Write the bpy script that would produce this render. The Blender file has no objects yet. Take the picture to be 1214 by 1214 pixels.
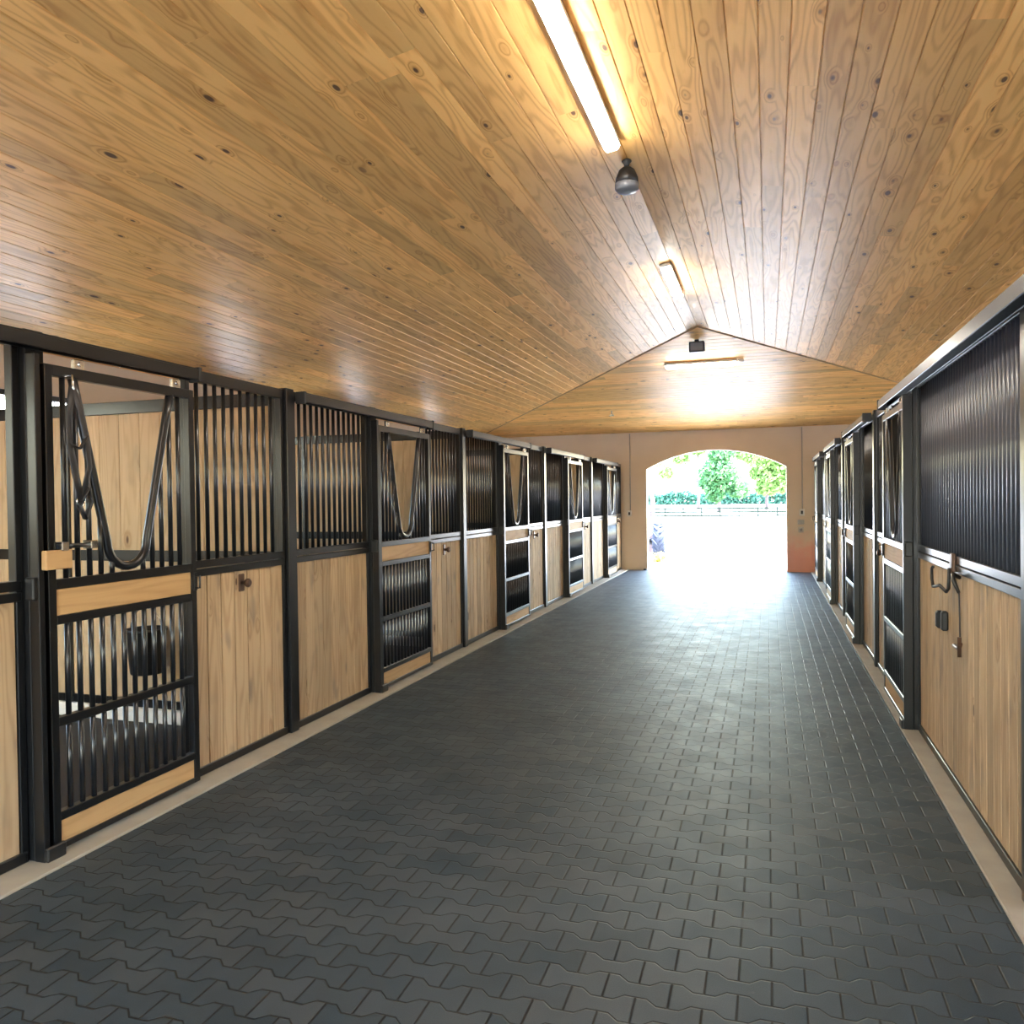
import bpy, math, random
from mathutils import Vector, Matrix
random.seed(7)
scn = bpy.context.scene
COL = scn.collection
XL, XR, H = -3.14, 0.965, 1.58          # planes of the two rows of stall fronts, eye height
YJ, M = 5.89, 3.25                      # jamb of the second left door, stall pitch
YE, YB = 17.6, -4.0                     # end wall, back wall
RX, RZ, AY, EZ, HALF = -0.92, 3.97, 11.34, 3.04, 5.65
SL = (RZ - EZ) / HALF
WXL, WXR = RX - HALF, RX + HALF

# ------------------------------------------------------------------ materials
def new_mat(name):
    m = bpy.data.materials.new(name); m.use_nodes = True
    nt = m.node_tree; nt.nodes.clear()
    o = nt.nodes.new('ShaderNodeOutputMaterial'); b = nt.nodes.new('ShaderNodeBsdfPrincipled')
    nt.links.new(b.outputs[0], o.inputs[0])
    return m, nt, b
class N:
    def __init__(s, nt): s.nt = nt
    def put(s, sock, v):
        if v is None: return
        if hasattr(v, 'is_output'): s.nt.links.new(v, sock)
        else: sock.default_value = v
    def math(s, op, a, b=None, c=None, clamp=False):
        n = s.nt.nodes.new('ShaderNodeMath'); n.operation = op; n.use_clamp = clamp
        s.put(n.inputs[0], a); s.put(n.inputs[1], b); s.put(n.inputs[2], c); return n.outputs[0]
    def comb(s, x, y, z):
        n = s.nt.nodes.new('ShaderNodeCombineXYZ')
        for i, v in enumerate((x, y, z)): s.put(n.inputs[i], v)
        return n.outputs[0]
    def sep(s, v):
        n = s.nt.nodes.new('ShaderNodeSeparateXYZ'); s.put(n.inputs[0], v); return n.outputs
    def noise(s, vec, scale=1, detail=2, rough=.5):
        n = s.nt.nodes.new('ShaderNodeTexNoise'); s.put(n.inputs['Vector'], vec)
        n.inputs['Scale'].default_value = scale; n.inputs['Detail'].default_value = detail
        n.inputs['Roughness'].default_value = rough; return n.outputs[0]
    def smooth(s, v, a, b, lo=0., hi=1.):
        n = s.nt.nodes.new('ShaderNodeMapRange'); n.interpolation_type = 'SMOOTHSTEP'
        s.put(n.inputs[0], v); n.inputs[1].default_value = a; n.inputs[2].default_value = b
        n.inputs[3].default_value = lo; n.inputs[4].default_value = hi; return n.outputs[0]
    def mix(s, f, a, b, mode='MIX'):
        n = s.nt.nodes.new('ShaderNodeMix'); n.data_type = 'RGBA'; n.blend_type = mode
        s.put(n.inputs[0], f); s.put(n.inputs[6], a); s.put(n.inputs[7], b); return n.outputs[2]
    def coord(s, which='Object'):
        return s.nt.nodes.new('ShaderNodeTexCoord').outputs[which]
    def bump(s, h, strength, dist):
        n = s.nt.nodes.new('ShaderNodeBump'); n.inputs['Strength'].default_value = strength
        n.inputs['Distance'].default_value = dist; s.put(n.inputs['Height'], h); return n.outputs[0]
def c4(c): return (c[0], c[1], c[2], 1)
def plain(name, col, rough=.5, metal=0, coat=0, var=.12, vscale=12, bumpd=0., spec=.5):
    m, nt, b = new_mat(name); n = N(nt)
    f = n.noise(n.coord(), vscale, 3)
    k = n.math('MULTIPLY_ADD', f, var * 2, 1 - var)
    n.put(b.inputs['Base Color'], n.mix(1, c4(col), n.comb(k, k, k), 'MULTIPLY'))
    b.inputs['Roughness'].default_value = rough; b.inputs['Metallic'].default_value = metal
    b.inputs['Coat Weight'].default_value = coat; b.inputs['Coat Roughness'].default_value = .15
    b.inputs['Specular IOR Level'].default_value = spec
    if bumpd: n.put(b.inputs['Normal'], n.bump(n.noise(n.coord(), vscale * 6, 3), .5, bumpd))
    return m
def emit(name, col, s):
    m, nt, b = new_mat(name); b.inputs['Base Color'].default_value = (.9, .9, .9, 1)
    b.inputs['Emission Color'].default_value = c4(col); b.inputs['Emission Strength'].default_value = s
    return m
def wood(name, light, dark, knotc, rough=.55, coat=0., coatr=.3, knots=.72, ring=.55, var=.18, stain=.0, kr=.05, sheen=.22, spec=.5):
    m, nt, b = new_mat(name); n = N(nt)
    u, v, _ = n.sep(n.coord('UV'))
    at = nt.nodes.new('ShaderNodeAttribute'); at.attribute_name = 'rnd'; r = at.outputs['Fac']
    r50 = n.math('MULTIPLY', r, 50)
    b.inputs['Specular IOR Level'].default_value = spec
    # knots
    vo = nt.nodes.new('ShaderNodeTexVoronoi'); vo.inputs['Randomness'].default_value = .9
    n.put(vo.inputs['Vector'], n.comb(n.math('MULTIPLY', u, 3.4), n.math('MULTIPLY', v, 8.5), r50))
    vo.inputs['Scale'].default_value = 1
    d = vo.outputs['Distance']; rc = n.sep(vo.outputs['Color'])[0]
    sel = n.smooth(rc, knots, knots + .02)
    size = n.math('MULTIPLY_ADD', n.sep(vo.outputs['Color'])[1], kr * 2.6, kr)
    kd = n.math('DIVIDE', d, size)
    km = n.math('MULTIPLY', n.smooth(kd, 1.15, .75), sel)
    halo = n.math('MULTIPLY', n.smooth(kd, 3.2, .8), sel)
    # grain rings
    n1 = n.noise(n.comb(n.math('MULTIPLY', u, .75), n.math('MULTIPLY', v, 7), r50), 1, 1.5)
    t = n.math('ADD', n.math('MULTIPLY_ADD', n1, 9.0, n.math('MULTIPLY', v, 8)), n.math('MULTIPLY', halo, 1.6))
    s = n.math('MULTIPLY_ADD', n.math('SINE', n.math('MULTIPLY', t, 6.283)), .5, .5)
    s = n.math('POWER', s, 2.2)
    fib = n.noise(n.comb(n.math('MULTIPLY', u, 5), n.math('MULTIPLY', v, 170), r50), 1, 3)
    big = n.noise(n.comb(n.math('MULTIPLY', u, .9), n.math('MULTIPLY', v, 6), r50), 1, 2)
    f = n.math('ADD', n.math('MULTIPLY', s, ring), n.math('MULTIPLY_ADD', fib, .5, -.25))
    f = n.math('ADD', f, n.math('MULTIPLY_ADD', big, .7, -.35))
    f = n.math('ADD', f, n.math('MULTIPLY', halo, .5), clamp=True)
    col = n.mix(f, c4(light), c4(dark))
    if stain:
        g = n.smooth(n.noise(n.comb(n.math('MULTIPLY', u, 3), n.math('MULTIPLY', v, 7), r50), 1, 2), .58, .75)
        col = n.mix(n.math('MULTIPLY', g, stain), col, (.16, .13, .11, 1))
    k = n.math('MULTIPLY_ADD', r, var * 2, 1 - var)
    col = n.mix(1, col, n.comb(k, k, k), 'MULTIPLY')
    col = n.mix(n.math('MULTIPLY', km, .9), col, c4(knotc))
    n.put(b.inputs['Base Color'], col)
    rn = n.noise(n.comb(n.math('MULTIPLY', u, 9), n.math('MULTIPLY', v, 30), r50), 1, 3)
    n.put(b.inputs['Roughness'], n.math('MULTIPLY_ADD', rn, .25, rough - .12))
    if coat:
        b.inputs['Coat Weight'].default_value = coat
        n.put(b.inputs['Coat Roughness'], n.math('MULTIPLY_ADD', rn, sheen, coatr - sheen * .5))
        b.inputs['Coat IOR'].default_value = 1.5
    h = n.math('ADD', n.math('MULTIPLY', s, .4), fib)
    n.put(b.inputs['Normal'], n.bump(h, .25, .0015))
    return m
def paver_mat():
    m, nt, b = new_mat('rubber_pavers'); n = N(nt)
    Ln, Wd, A = .206, .103, .0150
    co = n.coord(); x, y, z = n.sep(co)
    wob = n.noise(co, 2.0, 2)
    y = n.math('ADD', y, n.math('MULTIPLY_ADD', wob, .02, -.01))
    k = n.math('ROUND', n.math('DIVIDE', y, Wd))
    ph = n.math('ADD', n.math('DIVIDE', x, Ln), n.math('MULTIPLY', k, .5))
    cs = n.math('COSINE', n.math('MULTIPLY', ph, 6.2832))
    cs = n.math('MINIMUM', n.math('MAXIMUM', n.math('MULTIPLY', cs, 2.0), -1), 1)
    off = n.math('MULTIPLY', cs, A)
    dy = n.math('SUBTRACT', y, n.math('MULTIPLY_ADD', k, Wd, off))
    up = n.math('GREATER_THAN', dy, 0)
    row = n.math('SUBTRACT', k, n.math('SUBTRACT', 1, up))
    # row r lies between boundaries r and r+1; its joints sit where boundary r+1 bulges outward
    q = n.math('ADD', n.math('DIVIDE', x, Ln), n.math('MULTIPLY', n.math('ADD', row, 1), .5))
    fr = n.math('ABSOLUTE', n.math('SUBTRACT', q, n.math('ROUND', q)))
    dx = n.math('MULTIPLY', fr, Ln)
    idx = n.math('ROUND', n.math('SUBTRACT', q, .5))
    d = n.math('MINIMUM', dx, n.math('ABSOLUTE', dy))
    wn = nt.nodes.new('ShaderNodeTexWhiteNoise'); wn.noise_dimensions = '3D'
    n.put(wn.inputs['Vector'], n.comb(idx, row, 3.3)); rv = wn.outputs['Value']; rcol = wn.outputs['Color']
    face = n.smooth(d, .0018, .0048)
    gr = n.noise(co, 260, 3, .7); blot = n.noise(co, 1.3, 4, .6)
    kk = n.math('MULTIPLY_ADD', rv, .32, .48)
    kk = n.math('ADD', kk, n.math('MULTIPLY_ADD', gr, .7, -.35))
    kk = n.math('ADD', kk, n.math('MULTIPLY_ADD', blot, .6, -.3))
    hue = n.mix(rcol, (.052, .080, .104, 1), (.064, .079, .096, 1))
    hue = n.mix(n.sep(rcol)[0], (.050, .080, .106, 1), (.062, .079, .094, 1))
    col = n.mix(1, hue, n.comb(kk, kk, kk), 'MULTIPLY')
    sc = n.smooth(n.noise(co, 6, 5, .7), .66, .8)
    col = n.mix(n.math('MULTIPLY', sc, .25), col, (.22, .22, .21, 1))
    col = n.mix(face, (.004, .004, .004, 1), col)
    n.put(b.inputs['Base Color'], col)
    n.put(b.inputs['Roughness'], n.math('MULTIPLY_ADD', n.noise(co, 5, 3), .25, .40)); b.inputs['Specular IOR Level'].default_value = .32
    hgt = n.math('MULTIPLY_ADD', n.smooth(d, 0, .006), .004, n.math('MULTIPLY', gr, .0006))
    tilt = n.math('MULTIPLY', n.math('SUBTRACT', rv, .5), n.math('MULTIPLY', dx, .02))
    n.put(b.inputs['Normal'], n.bump(n.math('ADD', hgt, tilt), .6, 1))
    return m
def wall_mat():
    m, nt, b = new_mat('tan_stucco'); n = N(nt); co = n.coord(); x, y, z = n.sep(co)
    f = n.noise(co, 3, 4)
    col = n.mix(f, (.60, .49, .375, 1), (.67, .555, .43, 1))
    n.put(b.inputs['Base Color'], col); b.inputs['Roughness'].default_value = .85
    n.put(b.inputs['Normal'], n.bump(n.noise(co, 90, 3), .4, .002))
    return m
def salmon_foot_mat():       # the same wall turning salmon towards its foot right of the arch, noisy edge
    m, nt, b = new_mat('tan_stucco_salmon_foot'); n = N(nt); co = n.coord(); x, y, z = n.sep(co)
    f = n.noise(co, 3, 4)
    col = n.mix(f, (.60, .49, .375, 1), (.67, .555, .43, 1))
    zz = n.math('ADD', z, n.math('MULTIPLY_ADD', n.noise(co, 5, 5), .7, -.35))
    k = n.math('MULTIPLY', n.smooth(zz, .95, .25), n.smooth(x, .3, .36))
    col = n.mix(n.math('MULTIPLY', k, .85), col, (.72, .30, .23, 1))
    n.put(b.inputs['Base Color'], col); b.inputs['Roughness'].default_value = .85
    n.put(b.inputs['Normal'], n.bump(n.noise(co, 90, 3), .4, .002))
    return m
def foliage(name, a, bcol):
    m, nt, b = new_mat(name); n = N(nt)
    at = nt.nodes.new('ShaderNodeAttribute'); at.attribute_name = 'rnd'
    n.put(b.inputs['Base Color'], n.mix(at.outputs['Fac'], c4(a), c4(bcol)))
    b.inputs['Roughness'].default_value = .6
    tr = nt.nodes.new('ShaderNodeBsdfTranslucent'); n.put(tr.inputs[0], n.mix(at.outputs['Fac'], c4(a), c4(bcol)))
    mx = nt.nodes.new('ShaderNodeMixShader'); mx.inputs[0].default_value = .4
    nt.links.new(b.outputs[0], mx.inputs[1]); nt.links.new(tr.outputs[0], mx.inputs[2])
    nt.links.new(mx.outputs[0], nt.nodes['Material Output'].inputs[0] if 'Material Output' in nt.nodes else [q for q in nt.nodes if q.type == 'OUTPUT_MATERIAL'][0].inputs[0])
    return m

MT = dict(
    steel=plain('black_powder_coat', (.006, .0065, .008), .30, coat=.1, var=.2, vscale=20),
    bar=plain('black_bar_coat', (.009, .010, .013), .28, coat=.25, var=.2, vscale=20),
    chrome=plain('zinc_plate', (.75, .75, .73), .25, metal=1),
    sheenbar=plain('bar_coat_painted_sky_sheen', (.045, .052, .075), .35, coat=.4, var=.2, vscale=20),  # blue-grey is the sky reflection painted into the colour of black bars
    bronze=plain('brown_bronze', (.10, .055, .035), .4, metal=.6),
    ceil=wood('varnished_pine_ceiling', (.88, .525, .18), (.58, .275, .07), (.06, .022, .010), .48, coat=.2, coatr=.32, knots=.52, ring=.6, var=.18, kr=.046, sheen=.3, spec=.15),
    board=wood('rough_pine_board', (.47, .335, .205), (.29, .18, .10), (.06, .03, .018), .68, knots=.74, ring=.5, var=.2, stain=.55),
    band=wood('clear_pine_board', (.50, .315, .15), (.34, .195, .08), (.08, .035, .018), .6, knots=.9, ring=.4, var=.08),
    divider=wood('wide_pine_board', (.62, .46, .28), (.43, .28, .15), (.09, .045, .025), .68, knots=.86, ring=.4, var=.12, stain=.25),
    paver=paver_mat(), wall=wall_mat(), salmon_wall=salmon_foot_mat(),
    kerb=plain('pale_concrete', (.33, .30, .25), .8, var=.2, vscale=7, bumpd=.001),
    sunlit_kerb=plain('concrete_painted_sunlight', (.85, .85, .83), .7, var=.08),  # near-white colour stands in for sunlight on the concrete footing
    mat=plain('stall_rubber_mat', (.035, .036, .037), .8, var=.25, vscale=5, bumpd=.001),
    led=emit('led_diffuser', (1, .93, .82), 10.0), ledwhite=plain('fixture_white', (.8, .8, .78), .5),
    black=plain('black_plastic', (.012, .012, .013), .45), grey=plain('grey_plastic', (.13, .14, .16), .4),
    pipe=plain('grey_conduit', (.36, .35, .33), .5, metal=.3), plate=plain('switch_plate', (.62, .6, .56), .5),
    sand=plain('pale_sand_yard', (.42, .41, .40), .95, var=.08, vscale=1.2, spec=.2),
    fence=plain('dark_fence_wood', (.010, .016, .012), .9, spec=.1), bark=plain('grey_bark', (.075, .055, .06), .9, var=.4, vscale=9, bumpd=.01),
    leafa=foliage('tree_leaves', (.12, .235, .055), (.20, .32, .09)), leafb=foliage('dark_tree_leaves', (.035, .13, .05), (.08, .19, .06)),
    hedge=foliage('hedge_leaves', (.02, .09, .065), (.04, .14, .095)), leafy=foliage('yellow_leaves', (.45, .42, .08), (.60, .55, .18)),
    tyre=plain('tractor_rubber', (.018, .026, .05), .8), rim=plain('red_rim', (.45, .10, .09), .5),
    green=plain('tractor_paint', (.05, .13, .22), .4, coat=.5), housew=plain('pale_render', (.72, .66, .62), .9),
    roof=plain('brown_roof_tile', (.35, .18, .13), .9), leather=plain('black_leather', (.02, .02, .024), .5),
    glass=None)

# ------------------------------------------------------------------ mesh builder
class MB:
    def __init__(s): s.v, s.f, s.uv, s.r, s.sm = [], [], [], [], []
    def face(s, pts, idx, grain=None, rnd=0., smooth=False):
        s.f.append(idx)
        for i in idx:
            p = s.v[i]
            if grain is None: s.uv.append((p[0], p[2]))
            else:
                a = 'xyz'.index(grain); o = [p[j] for j in range(3) if j != a]
                s.uv.append((p[a] + rnd * 37, o[0] + o[1] + rnd * 11))
        s.r.append(rnd); s.sm.append(smooth)
    def box(s, x0, x1, y0, y1, z0, z1, ch=0., grain='z', rnd=None):
        if rnd is None: rnd = random.random()
        lo = (min(x0, x1), min(y0, y1), min(z0, z1)); hi = (max(x0, x1), max(y0, y1), max(z0, z1))
        ch = min(ch, .45 * min(hi[i] - lo[i] for i in range(3)))
        base = len(s.v); c = Vector([(lo[i] + hi[i]) / 2 for i in range(3)])
        key = {}
        if ch <= 0:
            for a in (0, 1):
                for b in (0, 1):
                    for d in (0, 1):
                        key[(a, b, d)] = len(s.v); s.v.append((hi[0] if a else lo[0], hi[1] if b else lo[1], hi[2] if d else lo[2]))
            fs = [[(0,0,0),(0,0,1),(0,1,1),(0,1,0)], [(1,0,0),(1,1,0),(1,1,1),(1,0,1)], [(0,0,0),(1,0,0),(1,0,1),(0,0,1)],
                  [(0,1,0),(0,1,1),(1,1,1),(1,1,0)], [(0,0,0),(0,1,0),(1,1,0),(1,0,0)], [(0,0,1),(1,0,1),(1,1,1),(0,1,1)]]
            for q in fs: s.face(None, [key[k] for k in q], grain, rnd)
            return s
        for a in (0, 1):
            for b in (0, 1):
                for d in (0, 1):
                    sg = (a, b, d)
                    for ax in range(3):
                        p = []
                        for i in range(3):
                            full = hi[i] if sg[i] else lo[i]
                            if i != ax: full += -ch if sg[i] else ch
                            p.append(full)
                        key[(sg, ax)] = len(s.v); s.v.append(tuple(p))
        def add(idx):
            P = [Vector(s.v[i]) for i in idx]
            nn = (P[1] - P[0]).cross(P[2] - P[0]); mid = sum(P, Vector()) / len(P)
            if nn.dot(mid - c) < 0: idx = idx[::-1]
            s.face(None, idx, grain, rnd)
        for ax in range(3):
            o = [i for i in range(3) if i != ax]
            for sg in (0, 1):
                q = []
                for (p1, p2) in ((0, 0), (1, 0), (1, 1), (0, 1)):
                    k = [0, 0, 0]; k[ax] = sg; k[o[0]] = p1; k[o[1]] = p2; q.append(key[(tuple(k), ax)])
                add(q)
            for p1 in (0, 1):
                for p2 in (0, 1):
                    k0 = [0, 0, 0]; k0[o[0]] = p1; k0[o[1]] = p2; k1 = list(k0); k1[ax] = 1
                    add([key[(tuple(k0), o[0])], key[(tuple(k1), o[0])], key[(tuple(k1), o[1])], key[(tuple(k0), o[1])]])
        for a in (0, 1):
            for b in (0, 1):
                for d in (0, 1): add([key[((a, b, d), i)] for i in range(3)])
        return s
    def tube(s, pts, r, n=8, closed=False, rnd=.5, flat=None):
        pts = [Vector(p) for p in pts]; m = len(pts); base = len(s.v)
        rr = r if isinstance(r, (list, tuple)) else [r] * m
        prev = None
        for i, p in enumerate(pts):
            if closed: t = pts[(i + 1) % m] - pts[i - 1]
            else: t = pts[min(i + 1, m - 1)] - pts[max(i - 1, 0)]
            t.normalize()
            if prev is None:
                ref = Vector((0, 0, 1)) if abs(t.z) < .9 else Vector((1, 0, 0)); a = ref.cross(t).normalized()
            else: a = (prev - t * prev.dot(t)).normalized()
            prev = a; b = t.cross(a)
            for k in range(n):
                w = 2 * math.pi * k / n
                s.v.append(tuple(p + a * (rr[i] * math.cos(w)) + b * (rr[i] * math.sin(w) * (flat or 1))))
        for i in range(m if closed else m - 1):
            j = (i + 1) % m
            for k in range(n):
                s.face(None, [base + i * n + k, base + i * n + (k + 1) % n, base + j * n + (k + 1) % n, base + j * n + k], None, rnd, True)
        if not closed:
            s.face(None, [base + k for k in range(n)][::-1], None, rnd); s.face(None, [base + (m - 1) * n + k for k in range(n)], None, rnd)
        return s
    def prism(s, poly, y0, y1, rnd=.5):   # poly in x,z; extruded along y
        b = len(s.v); n = len(poly)
        for y in (y0, y1):
            for p in poly: s.v.append((p[0], y, p[1]))
        s.face(None, [b + i for i in range(n)], None, rnd); s.face(None, [b + n + i for i in range(n)][::-1], None, rnd)
        for i in range(n):
            j = (i + 1) % n; s.face(None, [b + i, b + n + i, b + n + j, b + j], None, rnd)
        return s
    def lathe(s, prof, n=20, c=(0, 0, 0), axis='z', rnd=.5):
        b = len(s.v); m = len(prof)
        for (r, h) in prof:
            for k in range(n):
                w = 2 * math.pi * k / n; a, d = r * math.cos(w), r * math.sin(w)
                p = {'z': (a, d, h), 'x': (h, a, d), 'y': (d, h, a)}[axis]
                s.v.append((c[0] + p[0], c[1] + p[1], c[2] + p[2]))
        for i in range(m - 1):
            for k in range(n):
                s.face(None, [b + i * n + k, b + i * n + (k + 1) % n, b + (i + 1) * n + (k + 1) % n, b + (i + 1) * n + k], None, rnd, True)
        s.face(None, [b + k for k in range(n)][::-1], None, rnd); s.face(None, [b + (m - 1) * n + k for k in range(n)], None, rnd)
        return s
    def mesh(s, name, mat):
        me = bpy.data.meshes.new(name); me.from_pydata(s.v, [], s.f)
        uv = me.uv_layers.new(name='UVMap'); uv.data.foreach_set('uv', [c for p in s.uv for c in p])
        at = me.attributes.new('rnd', 'FLOAT', 'FACE'); at.data.foreach_set('value', s.r)
        me.polygons.foreach_set('use_smooth', s.sm); me.materials.append(mat); me.update(); return me
    def build(s, name, mat, parent=None, loc=(0, 0, 0)):
        o = bpy.data.objects.new(name, s.mesh(name, mat)); COL.objects.link(o); o.location = loc
        if parent: o.parent = parent
        return o
def tag(o, label=None, cat=None, group=None, kind=None):
    if label: o['label'] = label
    if cat: o['category'] = cat
    if group: o['group'] = group
    if kind: o['kind'] = kind
    return o
def empty(name, loc, label, cat, group=None):
    o = bpy.data.objects.new(name, None); COL.objects.link(o); o.location = loc; o.empty_display_size = .1
    return tag(o, label, cat, group)
def put(name, me, parent, loc=(0, 0, 0)):
    o = bpy.data.objects.new(name, me); COL.objects.link(o); o.parent = parent; o.location = loc; return o
def copy_tree(o, parent=None):
    c = o.copy(); COL.objects.link(c); c.parent = parent
    for ch in list(o.children): copy_tree(ch, c)
    return c
def struct(name, mb, mat): return tag(mb.build(name, mat), kind='structure')

# ------------------------------------------------------------------ the shell
f = MB(); f.v += [(-2.95, YB, 0), (.84, YB, 0), (.84, YE + .3, 0), (-2.95, YE + .3, 0)]; f.face(None, [0, 1, 2, 3])
f.v += [(-2.95, YB, -.1), (.84, YB, -.1), (.84, YE + .3, -.1), (-2.95, YE + .3, -.1)]
f.face(None, [7, 6, 5, 4]); [f.face(None, q) for q in ([0, 4, 5, 1], [1, 5, 6, 2], [2, 6, 7, 3], [3, 7, 4, 0])]
struct('floor', f, MT['paver'])
struct('floor_left', MB().box(WXL, -3.20, YB, YE, -.1, -.002), MT['mat'])
struct('floor_right', MB().box(1.03, WXR, YB, YE, -.1, -.002), MT['mat'])
struct('trim_1', MB().box(-3.20, -2.95, YB, YE, -.1, .012, .004), MT['kerb'])
struct('trim_2', MB().box(.84, 1.03, YB, YE, -.1, .012, .004), MT['kerb'])

def plank(mb, prof, A, B, gx):   # visible underside strip from end A(t) to end B(t) across offsets prof
    rnd = random.random(); b = len(mb.v); n = len(prof)
    for E in (A, B):
        for (c, dz) in prof:
            p = E(c); mb.v.append((p[0], p[1], p[2] + dz))
    for i in range(n - 1):
        idx = [b + i, b + i + 1, b + n + i + 1, b + n + i]; mb.f.append(idx)
        for j in idx:
            p = mb.v[j]; mb.uv.append((p[1] + rnd * 37, p[0] + rnd * 11) if gx == 'y' else (p[0] + rnd * 37, p[1] + rnd * 11))
        mb.r.append(rnd); mb.sm.append(False)
cb = MB(); PW = .1488; G = .0035
def prof(c0, c1): return [(c0, .006), (c0 + G * .5, .006), (c0 + G * 1.4, 0), (c1 - G * 1.4, 0), (c1 - G * .5, .006), (c1, .006)]
for sg in (-1, 1):
    i = 0
    while i * PW < HALF:
        c0, c1 = i * PW, min((i + 1) * PW, HALF); y = YB - random.random() * 3
        while True:
            y2 = y + random.choice((3.05, 3.66, 4.27, 4.88))
            hipy = lambda c: AY + (YE - AY) * (c / HALF)
            def E(yv):
                return lambda c: (RX + sg * c, min(yv, hipy(c)), RZ - SL * c)
            ya, yb = max(y, YB) + .001, y2 - .001
            if yb > ya and ya < hipy(c1): plank(cb, prof(c0, c1), E(ya), E(yb), 'y')
            y = y2
            if y > YE: break
        i += 1
ny = int((YE - AY) / PW) + 1
for i in range(ny):
    c0, c1 = AY + i * PW, min(AY + (i + 1) * PW, YE)
    if c1 <= c0: continue
    zf = lambda c: RZ - (RZ - EZ) * (c - AY) / (YE - AY)
    hw = lambda c: HALF * max(0, (c - AY)) / (YE - AY)
    x = -HALF + random.random() * -3
    while x < HALF:
        x2 = x + random.choice((3.05, 3.66, 4.27))
        def E(xv): return lambda c: (RX + max(-hw(c), min(hw(c), xv)), c, zf(c))
        if x2 > -hw(c1) and x < hw(c1): plank(cb, prof(c0, c1), E(x + .001), E(x2 - .001), 'x')
        x = x2
# solid deck over the boards
b = len(cb.v); t = .02
cb.v += [(RX, YB - .6, RZ + t), (RX, AY, RZ + t), (WXL, YE, EZ + t), (WXL, YB - .6, EZ + t), (WXR, YE, EZ + t), (WXR, YB - .6, EZ + t)]
for q in ([0, 3, 2, 1], [0, 1, 4, 5], [1, 2, 4]): cb.face(None, [b + k for k in q], 'y', .5)
b = len(cb.v); o2 = .5; dz = .25 - o2 * SL
cb.v += [(RX, YB - .6, RZ + .25), (RX, AY, RZ + .25), (WXL - o2, YE + .7, EZ + dz), (WXL - o2, YB - .6, EZ + dz), (WXR + o2, YE + .7, EZ + dz), (WXR + o2, YB - .6, EZ + dz)]
for q in ([0, 1, 2, 3], [0, 5, 4, 1], [1, 4, 2]): cb.face(None, [b + k for k in q], 'y', .5)
struct('ceiling', cb, MT['ceil'])
tr = MB()
for sg in (-1, 1):
    tr.tube([(RX, AY, RZ - .004), (RX + sg * HALF, YE, EZ - .004)], .014, 6)
struct('trim_3', tr, MT['band'])

def gable(name, y0, y1, a0, a1, spring, peak, mat, top):
    cx = (a0 + a1) / 2; hw = (a1 - a0) / 2; rise = peak - spring; R = (hw * hw + rise * rise) / (2 * rise); cz = peak - R
    an = math.asin(hw / R); arc = [(cx + R * math.sin(an * (1 - 2 * k / 24)), cz + R * math.cos(an * (1 - 2 * k / 24))) for k in range(25)]
    m = MB()
    m.box(WXL - .15, a0, y0, y1, -.1, spring); m.box(a1, WXR + .15, y0, y1, -.1, spring)
    poly = [(WXL - .15, spring), (a0, spring)] + arc[::-1][1:-1] + [(a1, spring), (WXR + .15, spring)] + top
    n = len(poly); b = len(m.v)
    # split into columns so every face stays convex
    def zt(x):
        tp = sorted(top)
        for (xa, za), (xb, zb) in zip(tp, tp[1:]):
            if xa <= x <= xb: return za + (zb - za) * (x - xa) / (xb - xa)
        return tp[0][1]
    xs = [WXL - .15] + [p[0] for p in arc[::-1]] + [WXR + .15]; xs = sorted(set(xs + [RX]))
    def zb(x):
        if x <= a0 + 1e-6 or x >= a1 - 1e-6: return spring
        return cz + math.sqrt(max(0, R * R - (x - cx) ** 2))
    for xa, xb in zip(xs, xs[1:]):
        q = [(xa, zb(xa)), (xb, zb(xb)), (xb, zt(xb)), (xa, zt(xa))]
        m.prism(q, y0, y1)
    return struct(name, m, mat)
gable('wall_end', YE, YE + .25, -2.55, .37, 2.22, 2.61, MT['salmon_wall'], [(WXR + .15, EZ + .02), (WXL - .15, EZ + .02)])
gable('wall_back', YB - .25, YB, -2.7, .7, 2.5, 2.9, MT['wall'], [(WXR + .15, EZ), (RX, RZ + .02), (WXL - .15, EZ)])
WINS = [YJ - .05 + M * k for k in range(-2, 4)]
wn = 0
for nm, xa, xb in (('wall_left', WXL - .15, WXL), ('wall_right', WXR, WXR + .15)):
    m = MB(); y = YB
    for wy in WINS:
        m.box(xa, xb, y, wy - .45, -.1, EZ + .01)
        m.box(xa, xb, wy - .45, wy + .45, -.1, 1.35); m.box(xa, xb, wy - .45, wy + .45, 2.65, EZ + .01); y = wy + .45
        wn += 1
        w = MB(); xm = (xa + xb) / 2
        for q in ((wy - .45, wy - .40, 1.35, 2.65), (wy + .40, wy + .45, 1.35, 2.65), (wy - .4, wy + .4, 1.35, 1.40), (wy - .4, wy + .4, 2.60, 2.65)):
            w.box(xm - .03, xm + .03, *q)
        for k in range(1, 8): w.tube([(xm, wy - .4 + k * .1, 1.4), (xm, wy - .4 + k * .1, 2.60)], .007, 6)
        struct('window_%d' % wn, w, MT['steel'])
    m.box(xa, xb, y, YE, -.1, EZ + .01)
    struct(nm, m, MT['wall'])

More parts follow.
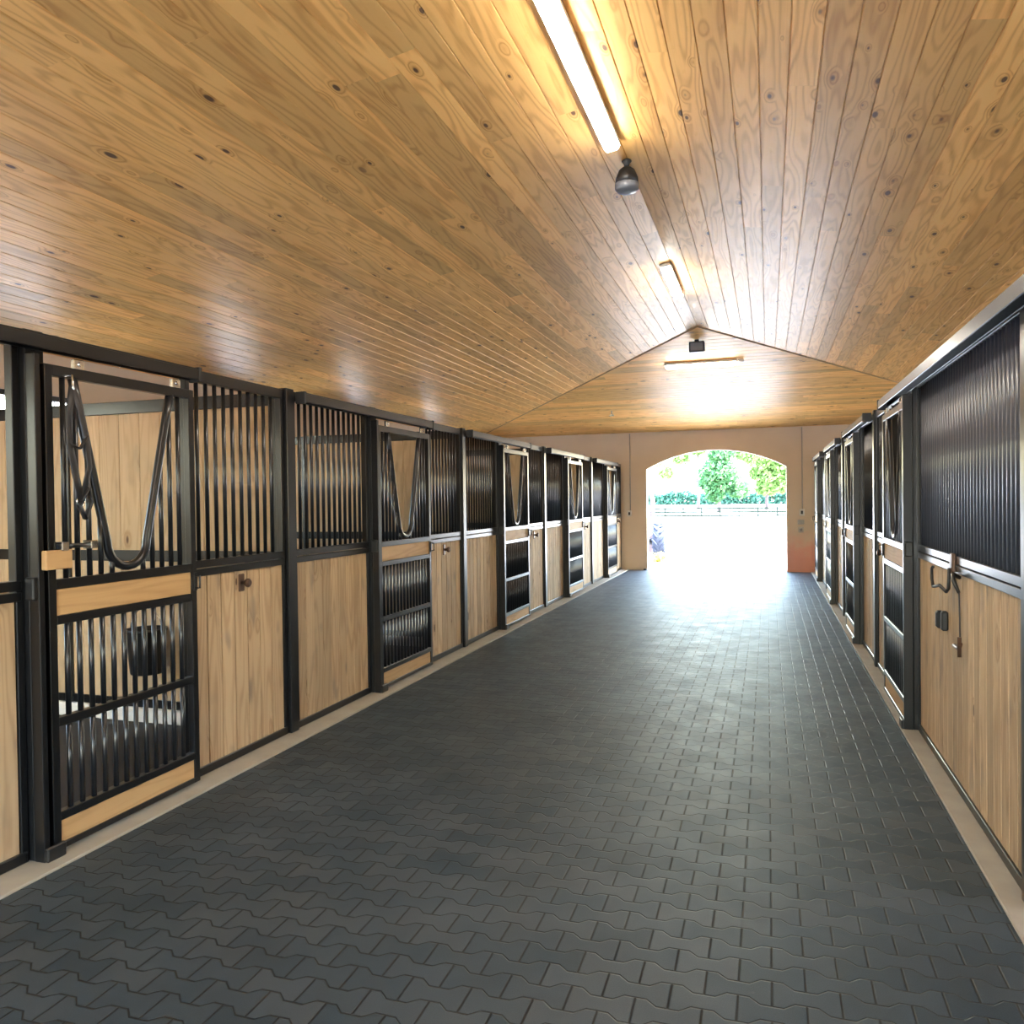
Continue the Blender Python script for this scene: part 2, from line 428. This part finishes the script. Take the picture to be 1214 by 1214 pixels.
# ------------------------------------------------------------------ stall fronts
# local frame: x = depth away from the aisle (times side), y along the aisle, z up
SIDE = {-1: XL, 1: XR}
def planks(mb, s, y0, y1, z0, z1, w, d0, d1, bevel=.0012):
    n = max(1, round((y1 - y0) / w)); w = (y1 - y0) / n
    for i in range(n): mb.box(s * d0, s * d1, y0 + i * w + .004, y0 + (i + 1) * w - .004, z0, z1, bevel)
    mb.box(s * (d1 - .001), s * (d1 + .004), y0, y1, z0, z1, rnd=-1.9)  # backing coloured near black to paint the shade in the board seams
    return mb
_bar = {}
def bar_mesh(z0, z1, r=.0125, mat='bar'):
    k = (round(z0, 3), round(z1, 3), r, mat)
    if k not in _bar: _bar[k] = MB().tube([(0, 0, z0), (0, 0, z1)], r, 10).mesh('bar', MT[mat])
    return _bar[k]
def grille(parent, near, s, specs, depth, mat='bar'):
    """specs: list of (y, z0, z1)"""
    if near:
        for y, a, b_ in specs: put('bar', bar_mesh(a, b_, .0125 if mat == 'bar' else .016, mat), parent, (s * depth, y, 0))
    else:
        g = MB()
        for y, a, b_ in specs: g.tube([(s * depth, y, a), (s * depth, y, b_)], .0125, 8)
        g.build('bar_grille', MT['bar'], parent)
def spread(y0, y1, sp=.077):
    n = max(1, round((y1 - y0) / sp) - 1); d = (y1 - y0) / (n + 1); return [y0 + d * (i + 1) for i in range(n)]
def knob(parent, s, y, z):
    k = MB(); d = -s * .012
    k.box(d + -s * .0, d - s * .012, y - .028, y + .028, z - .055, z + .055, .008)
    tag_ = k.build('tie_plate', MT['bronze'], parent); k = MB()
    k.lathe([(.012, 0), (.012, .035), (.026, .045), (.028, .06), (.018, .07)] if s < 0 else [(.018, -.07), (.028, -.06), (.026, -.045), (.012, -.035), (.012, 0)], 14, (d, y, z), 'x')
    k.build('tie_knob', MT['bronze'], tag_)
def panel(s, W, near, label, Y, knobs=None, group=None, header=None, sp=.077, bmat=None):
    r = empty('stall_front_panel', (SIDE[s], Y, 0), label, 'stall panel', group); h = W / 2
    fr = MB(); D0, D1 = -.022, .022
    for q in ((-h, -h + .035, .012, 2.35), (h - .035, h, .012, 2.35)): fr.box(s * D0, s * D1, *q, .003)
    for z0, z1 in ((.014, .062), (1.165, 1.205), (1.212, 1.255), (2.285, 2.35)): fr.box(s * (D0 - .004), s * (D1 + .004), -h + .01, h - .01, z0, z1, .003)
    fr.build('frame', MT['steel'], r)
    planks(MB(), s, -h + .035, h - .035, .062, 1.165, .118, -.014, .010).build('wood_boards', MT['board'], r)
    grille(r, near, s, [(y, 1.25, 2.29) for y in spread(-h + .035, h - .035, sp)], 0, bmat or 'bar')
    for k in (knobs or ()): knob(r, s, k, 1.09)
    if header: MB().box(s * D0, s * D1, -h - header, -h - .0005, 2.29, 2.35, .003).build('header_rail', MT['steel'], r)
    return r
def yoke_z(d):
    d = abs(d)
    if d > .315: return None
    if d < .13: return 1.405 - math.sqrt(max(0, .13 ** 2 - d * d))
    return 1.405 + (d - .13) / .185 * .77
def yoke_pts(s, dep):
    P = []
    for k in range(6): P.append((s * dep, -.315 + .185 * k / 6, 2.175 - .77 * k / 6))
    for k in range(13):
        a = math.pi * k / 12; P.append((s * dep, -.13 * math.cos(a), 1.405 - .13 * math.sin(a)))
    for k in range(1, 7): P.append((s * dep, .13 + .185 * k / 6, 1.405 + .77 * k / 6))
    return P
DW = 1.05
def door(s, near, label, Y, W=1.05):
    r = empty('sliding_stall_door', (SIDE[s] - s * .075, Y, 0), label, 'stall door', 'sliding doors of the stalls'); h = W / 2
    fr = MB(); D = .02
    for q in ((-h, -h + .042, .03, 2.215), (h - .042, h, .03, 2.215)): fr.box(-D, D, *q, .003)
    for z0, z1 in ((.03, .058), (.16, .20), (.585, .625), (1.045, 1.085), (1.205, 1.25), (2.165, 2.215)):
        fr.box(-D, D, -h + .04, h - .04, z0, z1, .003)
    fr.build('frame', MT['steel'], r)
    MB().box(-.014, .014, -h + .042, h - .042, 1.085, 1.205, .003, 'y').build('upper_board', MT['band'], r)
    MB().box(-.014, .014, -h + .042, h - .042, .058, .16, .003, 'y').build('kick_board', MT['band'], r)
    sp = []
    for y in spread(-h + .042, h - .042, .066):
        sp += [(y, .195, .59), (y, .62, 1.05)]
        z = yoke_z(y)
        if z is None: sp.append((y, 1.245, 2.17))
        elif z > 1.30: sp.append((y, 1.245, z))
    grille(r, near, s, sp, 0)
    MB().tube(yoke_pts(s, 0), .0215, 12).build('yoke_rim', MT['bar'], r)
    for y in (-h + .2, h - .12):
        MB().box(-.012, .012, y - .03, y + .03, 2.20, 2.262, .004).tube([(-.02, y, 2.24), (.02, y, 2.24)], .01, 10).build('hanger', MT['chrome'], r)
    MB().box(-s * .02, -s * .032, h - .035, h - .008, 1.10, 1.20, .003).tube([(-s * .03, h - .02, 1.185), (-s * .055, h - .02, 1.185), (-s * .055, h - .02, 1.115), (-s * .03, h - .02, 1.115)], .006, 8).build('pull_handle', MT['bar'], r)
    return r
def post(s, kind, label, Y):
    r = empty('steel_post', (SIDE[s], Y, 0), label, 'post', 'steel posts of the stall fronts')
    w = .045 if kind == 'mid' else .05
    MB().box(-s * w, s * .045, -w, w, .012, 2.36, .004).build('tube', MT['steel'], r)
    if kind == 'jamb':
        MB().box(-s * .108, -s * .051, -.052, -.022, .012, 2.25, .003).build('door_stop', MT['steel'], r)
        MB().box(-s * .052, -s * .10, -.075, -.023, 1.17, 1.27, .006).build('latch_block', MT['black'], r)
        MB().box(-s * .102, -s * .125, -.05, .05, .012, .075, .006).build('floor_guide', MT['black'], r)
    return r
def track(s, Y0, Y1, label):
    r = empty('door_track', (SIDE[s] - s * .085, (Y0 + Y1) / 2, 0), label, 'door track', 'overhead tracks of the sliding doors'); h = (Y1 - Y0) / 2
    m = MB()
    m.box(s * .03, -s * .038, -h, h, 2.325, 2.338, .003); m.box(-s * .032, -s * .040, -h, h, 2.272, 2.330, .002); m.box(s * .022, s * .03, -h, h, 2.272, 2.330, .002)
    m.build('hood', MT['steel'], r)
    for y in (-h - .012, h + .012): MB().box(s * .034, -s * .044, y - .012, y + .012, 2.262, 2.345, .004).build('end_cap', MT['black'], r)
    n = 4
    for k in range(n):
        y = -h + (k + .5) * 2 * h / n
        MB().box(s * .030, s * .0585, y - .025, y + .025, 2.30, 2.34, .003).build('bracket', MT['steel'], r)
    return r
NUM = ['nearest', 'second', 'third', 'fourth', 'fifth', 'sixth']
SN = {-1: 'left', 1: 'right'}
LAB = {}
def lab(base, s, i):
    return f"{base}, {NUM[i]} from camera, {SN[s]} row" if i else f"{base}, nearest camera, {SN[s]} row"
for s in (-1, 1):
    ks = range(-1, 4) if s < 0 else range(0, 4)
    di = 0
    for k in ks:
        J = YJ + M * k; near = k <= 0
        txt = 'black barred sliding door with V-shaped opening'
        first = s < 0 and k == -1
        door(s, near, lab(txt, s, di), J + DW / 2 - .01 + (.045 if first else 0), DW - (.09 if first else 0))
        e = min(J + 2.01, YE - .01); a = J + 1.06
        panel(s, e - a, near, lab('narrow barred pine panel with a bronze knob', s, di), (a + e) / 2, knobs=(0,), header=(.93 if first else 1.005), group='narrow panels beside the doors')
        di += 1
    ji = 0
    for k in (range(-1, 4) if s < 0 else range(0, 4)):
        post(s, 'jamb', lab('black steel post with latch block beside door', s, ji), YJ + M * k + (.07 if s < 0 and k == -1 else 0)); ji += 1
    mi = 0
    for k in range(-1 if s < 0 else 0, 3):
        post(s, 'mid', lab('plain black steel post between two fixed panels', s, mi), YJ + M * k + 2.06); mi += 1
    if s > 0: post(s, 'mid', 'black steel post at the right picture edge, beside the panel with hooks', 3.45)
    pi = 0
    for k in range(-2 if s < 0 else -1, 3):
        J = YJ + M * (k + 1); a, e = (J - M + 2.115, J - .055 + (.07 if s < 0 and k == -2 else 0))
        if s > 0 and k == -1:
            panel(s, J - .055 - 3.505, True, 'long right-hand stall panel nearest the camera, bars over pine boards with hooks', (J - .055 + 3.505) / 2, sp=.062, bmat='sheenbar')
            track(s, 2.6, J + DW, 'black overhead door track above the long near panel on the right')
        else:
            panel(s, e - a, k <= -1, lab('wide barred pine panel without a knob', s, pi if s < 0 else pi), (a + e) / 2, group='wide panels between post and door')
            track(s, a + .02, J + DW, lab('black door track above wide panel and door', s, pi))
        pi += 1
# partitions between the stalls
def partition(s, Y, label):
    xo = WXL if s < 0 else WXR; x0 = SIDE[s] + s * .05; Lg = abs(xo - x0) - .01
    r = empty('stall_partition', (x0, Y, 0), label, 'stall partition', 'plank partitions between stalls')
    fr = MB(); mid = 1.82
    for a, w in ((0, .06), (mid, .07), (Lg - .05, .05)): fr.box(s * a, s * (a + w), -.035, .035, 0.0, 2.34, .003)
    for z0, z1 in ((.10, .16), (1.17, 1.25), (2.25, 2.34)): fr.box(s * .02, s * (Lg - .02), -.03, .03, z0, z1, .003)
    fr.build('frame', MT['steel'], r)
    bd = MB(); w = .185; n = int((Lg - .06) / w)
    for i in range(n + 1):
        a = .06 + i * w; b_ = min(a + w, Lg - .05)
        if b_ - a > .02: bd.box(s * (a + .001), s * (b_ - .001), -.018, .018, .16, 2.25, .004)
    bd.build('wood_boards', MT['divider'], r)
    MB().box(s * .0, s * Lg, -.06, .06, -.001, .10, .006).build('footing', MT['sunlit_kerb'], r)
    return r
for s in (-1, 1):
    for i, k in enumerate(range(-1, 3)):
        partition(s, YJ + M * k + 2.06, lab('pine plank partition between stalls', s, i))

# ------------------------------------------------------------------ small things along the rows
r = empty('hanging_bucket', (-4.16, 4.50, 0), 'black feed bucket hanging inside the open-looking nearest left stall', 'bucket')
MB().lathe([(.105, .40), (.11, .41), (.135, .69), (.14, .70), (.14, .715), (.128, .715), (.10, .42)], 22).build('pail', MT['black'], r)
MB().tube([(.137 * math.cos(a), .0, .70 + .16 * math.sin(a)) for a in [math.pi * k / 12 for k in range(13)]], .004, 6).build('bail', MT['chrome'], r)
MB().tube([(0, 0, .855), (0, .05, .90), (0, .165, .905)], .006, 6).build('hook', MT['chrome'], r)

r = empty('leather_halter', (-3.025, 2.85, 0), 'black leather halter draped on the nearest left stall door', 'halter')
h = MB()
def strap(P, w=.012): h.tube([(p[0], p[1] * .6, p[2]) for p in P], w * .9, 8, flat=.35)
strap([(.03, -.05, 2.12), (.035, -.09, 2.0), (.04, -.10, 1.86), (.04, -.05, 1.72), (.04, 0, 1.60)], .022)
strap([(.03, -.05, 2.12), (.04, .0, 2.02), (.045, .05, 1.90), (.045, .07, 1.76), (.04, 0.0, 1.60)], .018)
strap([(.04, -.10, 1.86), (.05, -.02, 1.84), (.045, .05, 1.90)], .014)
strap([(.04, 0, 1.60), (.045, .05, 1.66), (.04, .09, 1.60), (.04, .03, 1.52), (.04, -.02, 1.58), (.04, 0, 1.60)], .018)
h.build('straps', MT['leather'], r)
MB().tube([(.035 + .0, .022 * math.cos(a), 1.60 + .022 * math.sin(a)) for a in [2 * math.pi * k / 12 for k in range(12)]], .004, 6, closed=True).build('ring', MT['chrome'], r)
MB().tube([(-.014, -.03, 2.17), (.03, -.03, 2.17), (.035, -.03, 2.11), (.02, -.03, 2.09)], .006, 6).build('hook', MT['chrome'], r)

r = empty('sliding_latch', (-3.03, 2.90, 0), 'chrome-ended bolt across the bars of the nearest left stall door', 'latch')
MB().tube([(.03, -.17, 1.40), (.03, .05, 1.40)], .011, 10).build('bolt', MT['bar'], r)
MB().box(-.01, .045, -.16, -.12, 1.38, 1.42, .004).build('keeper', MT['chrome'], r); MB().box(-.01, .045, .0, .04, 1.38, 1.42, .004).build('keeper', MT['chrome'], r)
r = empty('wood_cap_block', (-3.02, 2.73, 0), 'short pine block fixed at latch height beside the nearest left door', 'wood block')
MB().box(.0, .03, -.07, .07, 1.30, 1.385, .004, 'y').build('block', MT['band'], r)

# hooks on the long right panel
def tagd(o, *a): return tag(o, *a)
r = empty('bridle_bracket', (.939, 4.72, 0), 'black swing-arm bridle bracket hanging from the rail of the long right panel', 'bracket')
MB().box(0, -.02, -.03, .03, 1.17, 1.27, .004).build('plate', MT['bronze'], r)
MB().tube([(-.025, 0, 1.19), (-.03, 0, 1.08), (-.035, .03, 1.06), (-.05, .12, 1.085), (-.05, .22, 1.07), (-.05, .30, 1.06), (-.05, .335, 1.10), (-.05, .335, 1.16), (-.05, .30, 1.17)], .009, 8).build('arm', MT['black'], r)
r = empty('lead_strap', (.938, 4.52, 0), 'thin dark strap hanging from a curved hook to a T-shaped toggle', 'strap')
MB().tube([(0, .08, 1.15), (-.035, .06, 1.17), (-.04, .02, 1.14), (-.02, -.0, 1.08)], [.009, .011, .011, .008], 8).build('hook', MT['black'], r)
MB().tube([(-.02, 0, 1.08), (-.02, -.015, .95), (-.02, -.02, .80)], .004, 6).build('strap', MT['leather'], r)
MB().tube([(-.025, -.05, .83), (-.025, -.02, .80), (-.025, .08, .80)], .011, 8).tube([(-.025, -.03, .86), (-.025, -.03, .76)], .010, 8).build('toggle', MT['bronze'], r)
r = empty('saddle_knob', (.9495, 5.02, 0), 'pair of stubby black knobs low on the long right panel', 'knob')
MB().box(0, -.035, -.09, -.05, .82, .93, .008).build('block', MT['black'], r)
MB().box(0, -.045, .0, .05, .82, .92, .012).build('block', MT['black'], r)

# ------------------------------------------------------------------ ceiling fittings
def batten(Y0, Y1, label):
    x = RX - .055; z = RZ - SL * .055
    r = empty('led_batten', (x, (Y0 + Y1) / 2, z), label, 'ceiling light', 'long ceiling battens'); h = (Y1 - Y0) / 2
    r.rotation_euler.y = -math.atan(SL) 
    MB().box(-.052, .052, -h, h, -.042, -.008, .004).box(-.056, -.049, -h, h, -.052, -.008, .002).box(.049, .056, -h, h, -.052, -.008, .002).build('housing', MT['ledwhite'], r)
    MB().box(-.045, .045, -h + .01, h - .01, -.080, -.041, .012).build('diffuser', MT['led'], r)
    return r
batten(2.83, 5.27, 'long glowing batten light beside the ridge, nearest to the camera')
batten(8.15, 9.37, 'short glowing batten light beside the ridge, beyond the black camera')
batten(-2.2, .22, 'added fill batten light beside the ridge, unseen behind the camera')  # unseen lamp added to raise the interior brightness
zf = lambda c: RZ - (RZ - EZ) * (c - AY) / (YE - AY)
r = empty('led_batten', (-1.0, 12.92, zf(12.92)), 'glowing batten light mounted crosswise on the far hip ceiling', 'ceiling light', 'long ceiling battens')
r.rotation_euler.x = -math.atan((RZ - EZ) / (YE - AY))
MB().box(-.56, .56, -.062, .062, -.042, -.012, .004).box(-.56, .56, -.066, -.058, -.050, -.012, .002).box(-.56, .56, .058, .066, -.050, -.012, .002).build('housing', MT['ledwhite'], r)
MB().box(-.54, .54, -.055, .055, -.085, -.035, .018).build('diffuser', MT['led'], r)
MB().box(.57, .66, -.03, .03, -.05, -.008, .006).build('junction_box', MT['plate'], r)
r = empty('security_camera', (RX - .01, 5.62, RZ), 'black dome-fronted security camera hanging under the ridge', 'security camera')
MB().lathe([(.03, -.002), (.035, -.012), (.02, -.03), (.018, -.06)], 16).build('mount', MT['black'], r)
MB().lathe([(.03, -.055), (.055, -.075), (.078, -.13), (.082, -.17)], 24).build('hood', MT['black'], r)
MB().lathe([(.084, -.17), (.084, -.205), (.07, -.222), (.03, -.23)], 24).build('lens_dome', MT['grey'], r)
r = empty('ceiling_speaker', (-.97, 11.9, zf(11.9)), 'small black box speaker at the top of the hip ceiling', 'speaker')
MB().box(-.11, .11, -.06, .06, -.185, -.03, .01).build('cabinet', MT['black'], r)
MB().box(-.09, .09, -.068, -.06, -.165, -.05, .003).build('grille', MT['grey'], r)
MB().box(-.03, .03, -.03, .03, -.035, .0, .003).build('bracket', MT['black'], r)
r = empty('fire_sprinkler', (-2.94, 15.64, zf(15.64)), 'small pale sprinkler head hanging from the hip ceiling', 'sprinkler')
MB().tube([(0, 0, 0), (0, 0, -.07)], .012, 8).build('stem', MT['pipe'], r)
MB().lathe([(.012, -.07), (.04, -.085), (.05, -.10), (.02, -.11)], 14).build('head', MT['plate'], r)

# ------------------------------------------------------------------ end wall fittings
yw = YE - .012
for x, z0, lb in ((-2.91, 1.32, 'thin grey conduit running down the end wall left of the arch'), (.68, 1.32, 'thin grey conduit running down the end wall right of the arch')):
    m = MB().tube([(x, yw, z0), (x, yw, EZ - .02)], .010, 8)
    tag(m.build('electrical_conduit', MT['pipe']), lb, 'conduit', 'conduits on the end wall')
def wallbox(name, x, z, w, hgt, label, cat, mt='plate', knobm='black'):
    r = empty(name, (x, YE, z), label, cat)
    r2 = MB().box(-w / 2, w / 2, -.045, -.0, -hgt / 2, hgt / 2, .006).build('cover', MT[mt], r)
    MB().box(-w * .22, w * .22, -.055, -.045, -hgt * .25, hgt * .25, .004).build('rocker', MT[knobm], r2)
wallbox('light_switch', -2.93, 1.25, .09, .13, 'pale switch box under the conduit left of the arch', 'switch')
wallbox('light_switch', .67, 1.25, .10, .14, 'pale switch box under the conduit right of the arch', 'switch')
wallbox('intercom', .65, 1.05, .13, .10, 'grey rectangular panel between switch and socket right of the arch', 'intercom', 'pipe', 'pipe')
wallbox('wall_socket', .65, .89, .10, .12, 'weatherproof socket lowest on the wall right of the arch', 'socket', 'pipe', 'grey')
m = MB().box(-2.62, -2.56, YE - .10, YE - .05, 0, .035, .006)
tag(m.build('door_stopper', MT['black']), 'small black stopper on the floor at the left foot of the arch', 'door stopper')

# ------------------------------------------------------------------ outside
g = MB(); gy = [YE + .3, 95, 100, 150, 260]; gz = [-.012, -.64, -.60, .3, .6]
for yv, zv in zip(gy, gz): g.v += [(-160, yv, zv), (120, yv, zv)]
for i in range(4): g.face(None, [2 * i, 2 * i + 1, 2 * i + 3, 2 * i + 2])
b = len(g.v)   # the yard wraps round the barn
for x0, x1, y0, y1 in ((-160, WXL - .15, -80, YE + .3), (WXR + .15, 120, -80, YE + .3), (WXL - .15, WXR + .15, -80, YB - .25)):
    b = len(g.v); g.v += [(x0, y0, -.012), (x1, y0, -.012), (x1, y1, -.012), (x0, y1, -.012)]; g.face(None, [b, b + 1, b + 2, b + 3])
struct('ground', g, MT['sand'])
gzf = lambda y: -.012 - .628 * (y - 17.9) / 77.1 if y < 95 else (-.60 + .9 * (y - 100) / 50)
fy = 95; z0 = gzf(fy)
r = empty('paddock_fence', (-8, fy, z0), 'dark three-rail paddock fence across the far side of the yard', 'fence')
for z in (.18, .60, 1.02): MB().box(-34, 30, -.02, .02, z - .095, z + .095).build('rail', MT['fence'], r)
pm = MB().box(-.08, .08, .02, .18, -.05, 1.16, .01).mesh('post', MT['fence'])
for i in range(31): put('post', pm, r, (-33 + i * 2.1, 0, 0))
def leaves(c, rad, n, size, sq=1.):
    m = MB()
    for _ in range(n):
        d = Vector((random.gauss(0, 1), random.gauss(0, 1), random.gauss(0, 1))).normalized() * (random.random() ** .4)
        p = Vector((c[0] + d.x * rad[0], c[1] + d.y * rad[1], c[2] + d.z * rad[2]))
        a = Vector((random.gauss(0, 1), random.gauss(0, 1), random.gauss(0, 1))).normalized(); t = a.orthogonal().normalized(); u = a.cross(t)
        q = size * random.uniform(.6, 1.3); b = len(m.v)
        m.v += [tuple(p + t * q), tuple(p + u * q * .6), tuple(p - t * q), tuple(p - u * q * .6)]
        m.face(None, [b, b + 1, b + 2, b + 3], None, random.random())
    return m
def join(ms):
    o = MB()
    for m in ms:
        b = len(o.v); o.v += m.v; o.f += [[i + b for i in q] for q in m.f]; o.uv += m.uv; o.r += m.r; o.sm += m.sm
    return o
def tree(x, y, ht, label, mat, blobs, tr_r=.25, size=.34, dens=330, trunk_h=None):
    z = gzf(y); r = empty('tree', (x, y, z), label, 'tree', None)
    th = trunk_h or ht * .75
    tk = MB().tube([(0, 0, -.1), (.08, 0, th * .3), (-.05, .05, th * .6), (.05, 0, th)], [tr_r, tr_r * .85, tr_r * .7, tr_r * .45], 9)
    for bx, by, bz, br in blobs: tk.tube([(0, 0, th * .45), (bx * .5, by * .5, (th * .45 + bz) / 2 + .3), (bx, by, bz)], [tr_r * .4, tr_r * .25, tr_r * .12], 6)
    tk.build('trunk', MT['bark'], r)
    join([leaves((bx, by, bz), (br, br, br * .75), int(dens * br), size) for bx, by, bz, br in blobs]).build('crown', MT[mat], r)
tree(-6.4, 112, 11, 'dense rounded green tree standing behind the fence, centre of the arch', 'leafb', [(0, 0, 5.5, 2.6), (-1.2, 0, 3.9, 1.5), (1.4, 0, 4.2, 1.7), (.3, 0, 8.0, 1.8), (2.6, .5, 3.0, 1.6), (-.5, 0, 2.4, 1.4), (1.4, 0, 9.6, 1.4)])
tree(-.2, 118, 12, 'broad pale green tree filling the right side of the arch view', 'leafa', [(0, 0, 7.5, 2.9), (-2.5, 0, 8.2, 2.0), (2.5, 0, 6.5, 2.6), (1, 0, 4.6, 2.4), (-1.5, 0, 10.3, 2.2), (5, 0, 8, 3), (-1.2, 0, 5.2, 1.2), (0, 0, 3.2, 1.6), (2.2, .4, 3.6, 1.6)])
tree(-10.2, 125, 12, 'thin airy tree with scattered leaf clumps left of the dense one', 'leafa', [(-3.5, 0, 10.3, 1.5), (6.2, 0, 9.0, 1.6), (3.8, 0, 8.6, 1.2), (0, 0, 9.3, 1.5), (2.6, 0, 7.1, 1.4), (-2.6, 0, 7.9, 1.4), (4.2, 0, 10.6, 1.7), (-4.8, 0, 5.6, 1.2), (1.6, 0, 5.2, .9)], dens=300)
tree(-29.0, 200, 12, 'pale green tree behind the white house', 'leafa', [(0, 0, 7, 3), (3, 0, 9, 2.4), (-3, 0, 6, 2.6)], dens=150)
tree(-3.45, 24.5, 6.5, 'grey-barked yard tree just outside the arch on the left', 'leafa', [(0, 0, 5.6, 1.3), (-1.3, .3, 5.0, 1.1), (-.6, .6, 6.2, 1.0)], tr_r=.085, size=.10, dens=900, trunk_h=5.2)
hd = MB()
for i in range(11000):
    x = random.uniform(-50, 25); zz = random.uniform(0, 2.2 + .35 * math.sin(x * .7) + .2 * math.sin(x * 2.1)); yv = 150 + random.uniform(-.8, .8)
    a = Vector((random.gauss(0, 1), random.gauss(0, 1), random.gauss(0, 1))).normalized(); t = a.orthogonal().normalized(); u = a.cross(t); p = Vector((x, yv, zz + gzf(150)))
    b = len(hd.v); q = random.uniform(.22, .42); hd.v += [tuple(p + t * q), tuple(p + u * q * .7), tuple(p - t * q), tuple(p - u * q * .7)]; hd.face(None, [b, b + 1, b + 2, b + 3], None, random.random())
tag(hd.build('hedge', MT['hedge']), 'dark blue-green clipped hedge running behind the paddock fence', 'hedge')
r = empty('farmhouse', (-20.5, 175, gzf(150)), 'low pale house with a brown eaves line beyond the hedge', 'house')
MB().box(-6, 6, 0, 6, 0, 3.2).build('wall', MT['housew'], r)
MB().prism([(-6.6, 3.2), (6.6, 3.2), (5.0, 5.4), (-5.0, 5.4)], -.5, 6.5).build('roof', MT['housew'], r)
MB().box(-6.7, 6.7, -.62, -.5, 3.1, 3.32).build('eaves_board', MT['roof'], r)
# tractor parked half behind the arch's left jamb
tx, ty = -3.32, 21.6; tz = gzf(ty)
r = empty('tractor', (tx, ty, tz), 'blue-grey tractor with a big lugged tyre peeking past the left side of the arch', 'tractor')
def wheel(cx, cy, R, w, nl):
    T = MB().lathe([(R * .55, -w / 2), (R * .8, -w / 2), (R * .94, -w * .42), (R * .96, 0), (R * .94, w * .42), (R * .8, w / 2), (R * .55, w / 2)], 36, (cx, cy, R), 'x')
    for k in range(nl):
        for sd in (-1, 1):
            a = 2 * math.pi * (k + (.5 if sd > 0 else 0)) / nl
            P = []
            for j in range(4):
                aa = a + .10 * j * 1.2; P.append((cx + sd * (.03 + (w / 2 - .03) * j / 3), cy + R * .965 * math.sin(aa), R + R * .965 * math.cos(aa)))
            T.tube(P, .028, 5)
    t_ = T.build('tyre', MT['tyre'], r)
    MB().lathe([(R * .2, -w * .2), (R * .55, -w * .45), (R * .57, -w * .5), (R * .57, w * .5), (R * .55, w * .45), (R * .2, w * .2)], 30, (cx, cy, R), 'x').build('rim', MT['rim'], t_)
wheel(.55, 0, .48, .34, 14); wheel(-.85, 0, .48, .34, 14); wheel(.40, 1.7, .32, .2, 12); wheel(-.70, 1.7, .32, .2, 12)
MB().tube([(-.85, 0, .48), (.55, 0, .48)], .06, 10).tube([(-.70, 1.7, .32), (.40, 1.7, .32)], .05, 10).build('axle', MT['black'], r)
MB().box(-.42, .12, -.35, .75, .42, .92, .06).build('body', MT['green'], r)
MB().box(-.38, .08, .75, 2.05, .5, 1.1, .09).build('bonnet', MT['green'], r)
MB().box(-.36, .06, -.35, .05, .92, 1.02, .04).box(-.36, .06, -.4, -.32, .95, 1.35, .03).build('seat', MT['black'], r)
MB().tube([(-.15, .75, 1.05), (-.15, .5, 1.28)], .02, 8).tube([(-.15 + .17 * math.cos(a), .5 + .1 * math.sin(a), 1.28 + .13 * math.sin(a)) for a in [2 * math.pi * k / 16 for k in range(16)]], .015, 6, closed=True).build('steering_wheel', MT['black'], r)
for i, (x, y, q, n, lb) in enumerate(((-2.62, 20.2, .20, 260, 'yellow-green weed clump growing at the foot of the tractor tyre'), (-2.75, 18.6, .13, 160, 'low yellow weed tuft just outside the left foot of the arch'))):
    tag(leaves((x, y, gzf(y) + q * .55), (q, q, q * .7), n, .05).build('weed_clump', MT['leafy']), lb, 'plant')

# ------------------------------------------------------------------ light, camera
w = bpy.data.worlds.new('sky'); scn.world = w; w.use_nodes = True; nt = w.node_tree; nt.nodes.clear()
o = nt.nodes.new('ShaderNodeOutputWorld'); bg = nt.nodes.new('ShaderNodeBackground'); sk = nt.nodes.new('ShaderNodeTexSky')
sk.sky_type = 'NISHITA'; sk.sun_disc = False; sk.sun_elevation = math.radians(58); sk.sun_rotation = math.radians(100)
sk.air_density = 1.6; sk.dust_density = 2; sk.ozone_density = 1
bg.inputs[1].default_value = .8
nt.links.new(sk.outputs[0], bg.inputs[0]); nt.links.new(bg.outputs[0], o.inputs[0])
sun = bpy.data.lights.new('sun', 'SUN'); sun.energy = 6; sun.angle = math.radians(.6); sun.color = (1, .98, .95)
so = bpy.data.objects.new('sun', sun); COL.objects.link(so)
so.rotation_euler = Vector((.55, -.22, .95)).to_track_quat('Z', 'Y').to_euler(); so.location = (30, -10, 40)

yaw, pit, rol, fpx = .3121, -.0148, -.0129, 941.1
X1 = Vector((math.cos(yaw), math.sin(yaw), 0)); F = Vector((-math.sin(yaw) * math.cos(pit), math.cos(yaw) * math.cos(pit), math.sin(pit)))
U1 = Vector((math.sin(yaw) * math.sin(pit), -math.cos(yaw) * math.sin(pit), math.cos(pit)))
R_ = X1 * math.cos(rol) + U1 * math.sin(rol); U = -X1 * math.sin(rol) + U1 * math.cos(rol)
cam = bpy.data.cameras.new('camera'); cam.sensor_width = 36; cam.lens = 36 * fpx / 1214; cam.clip_end = 600; cam.clip_start = .02
co = bpy.data.objects.new('camera', cam); COL.objects.link(co)
Mx = Matrix((R_, U, -F)).transposed().to_4x4(); Mx.translation = Vector((0, 0, H)); co.matrix_world = Mx
scn.camera = co
scn.view_settings.view_transform = 'Standard'; scn.view_settings.look = 'None'; scn.view_settings.gamma = 1
scn.view_settings.use_curve_mapping = False; scn.view_settings.exposure = 2.85
cy = scn.cycles; cy.use_denoising = True; cy.max_bounces = 10; cy.diffuse_bounces = 7; cy.glossy_bounces = 5; cy.caustics_reflective = False; cy.sample_clamp_indirect = 8
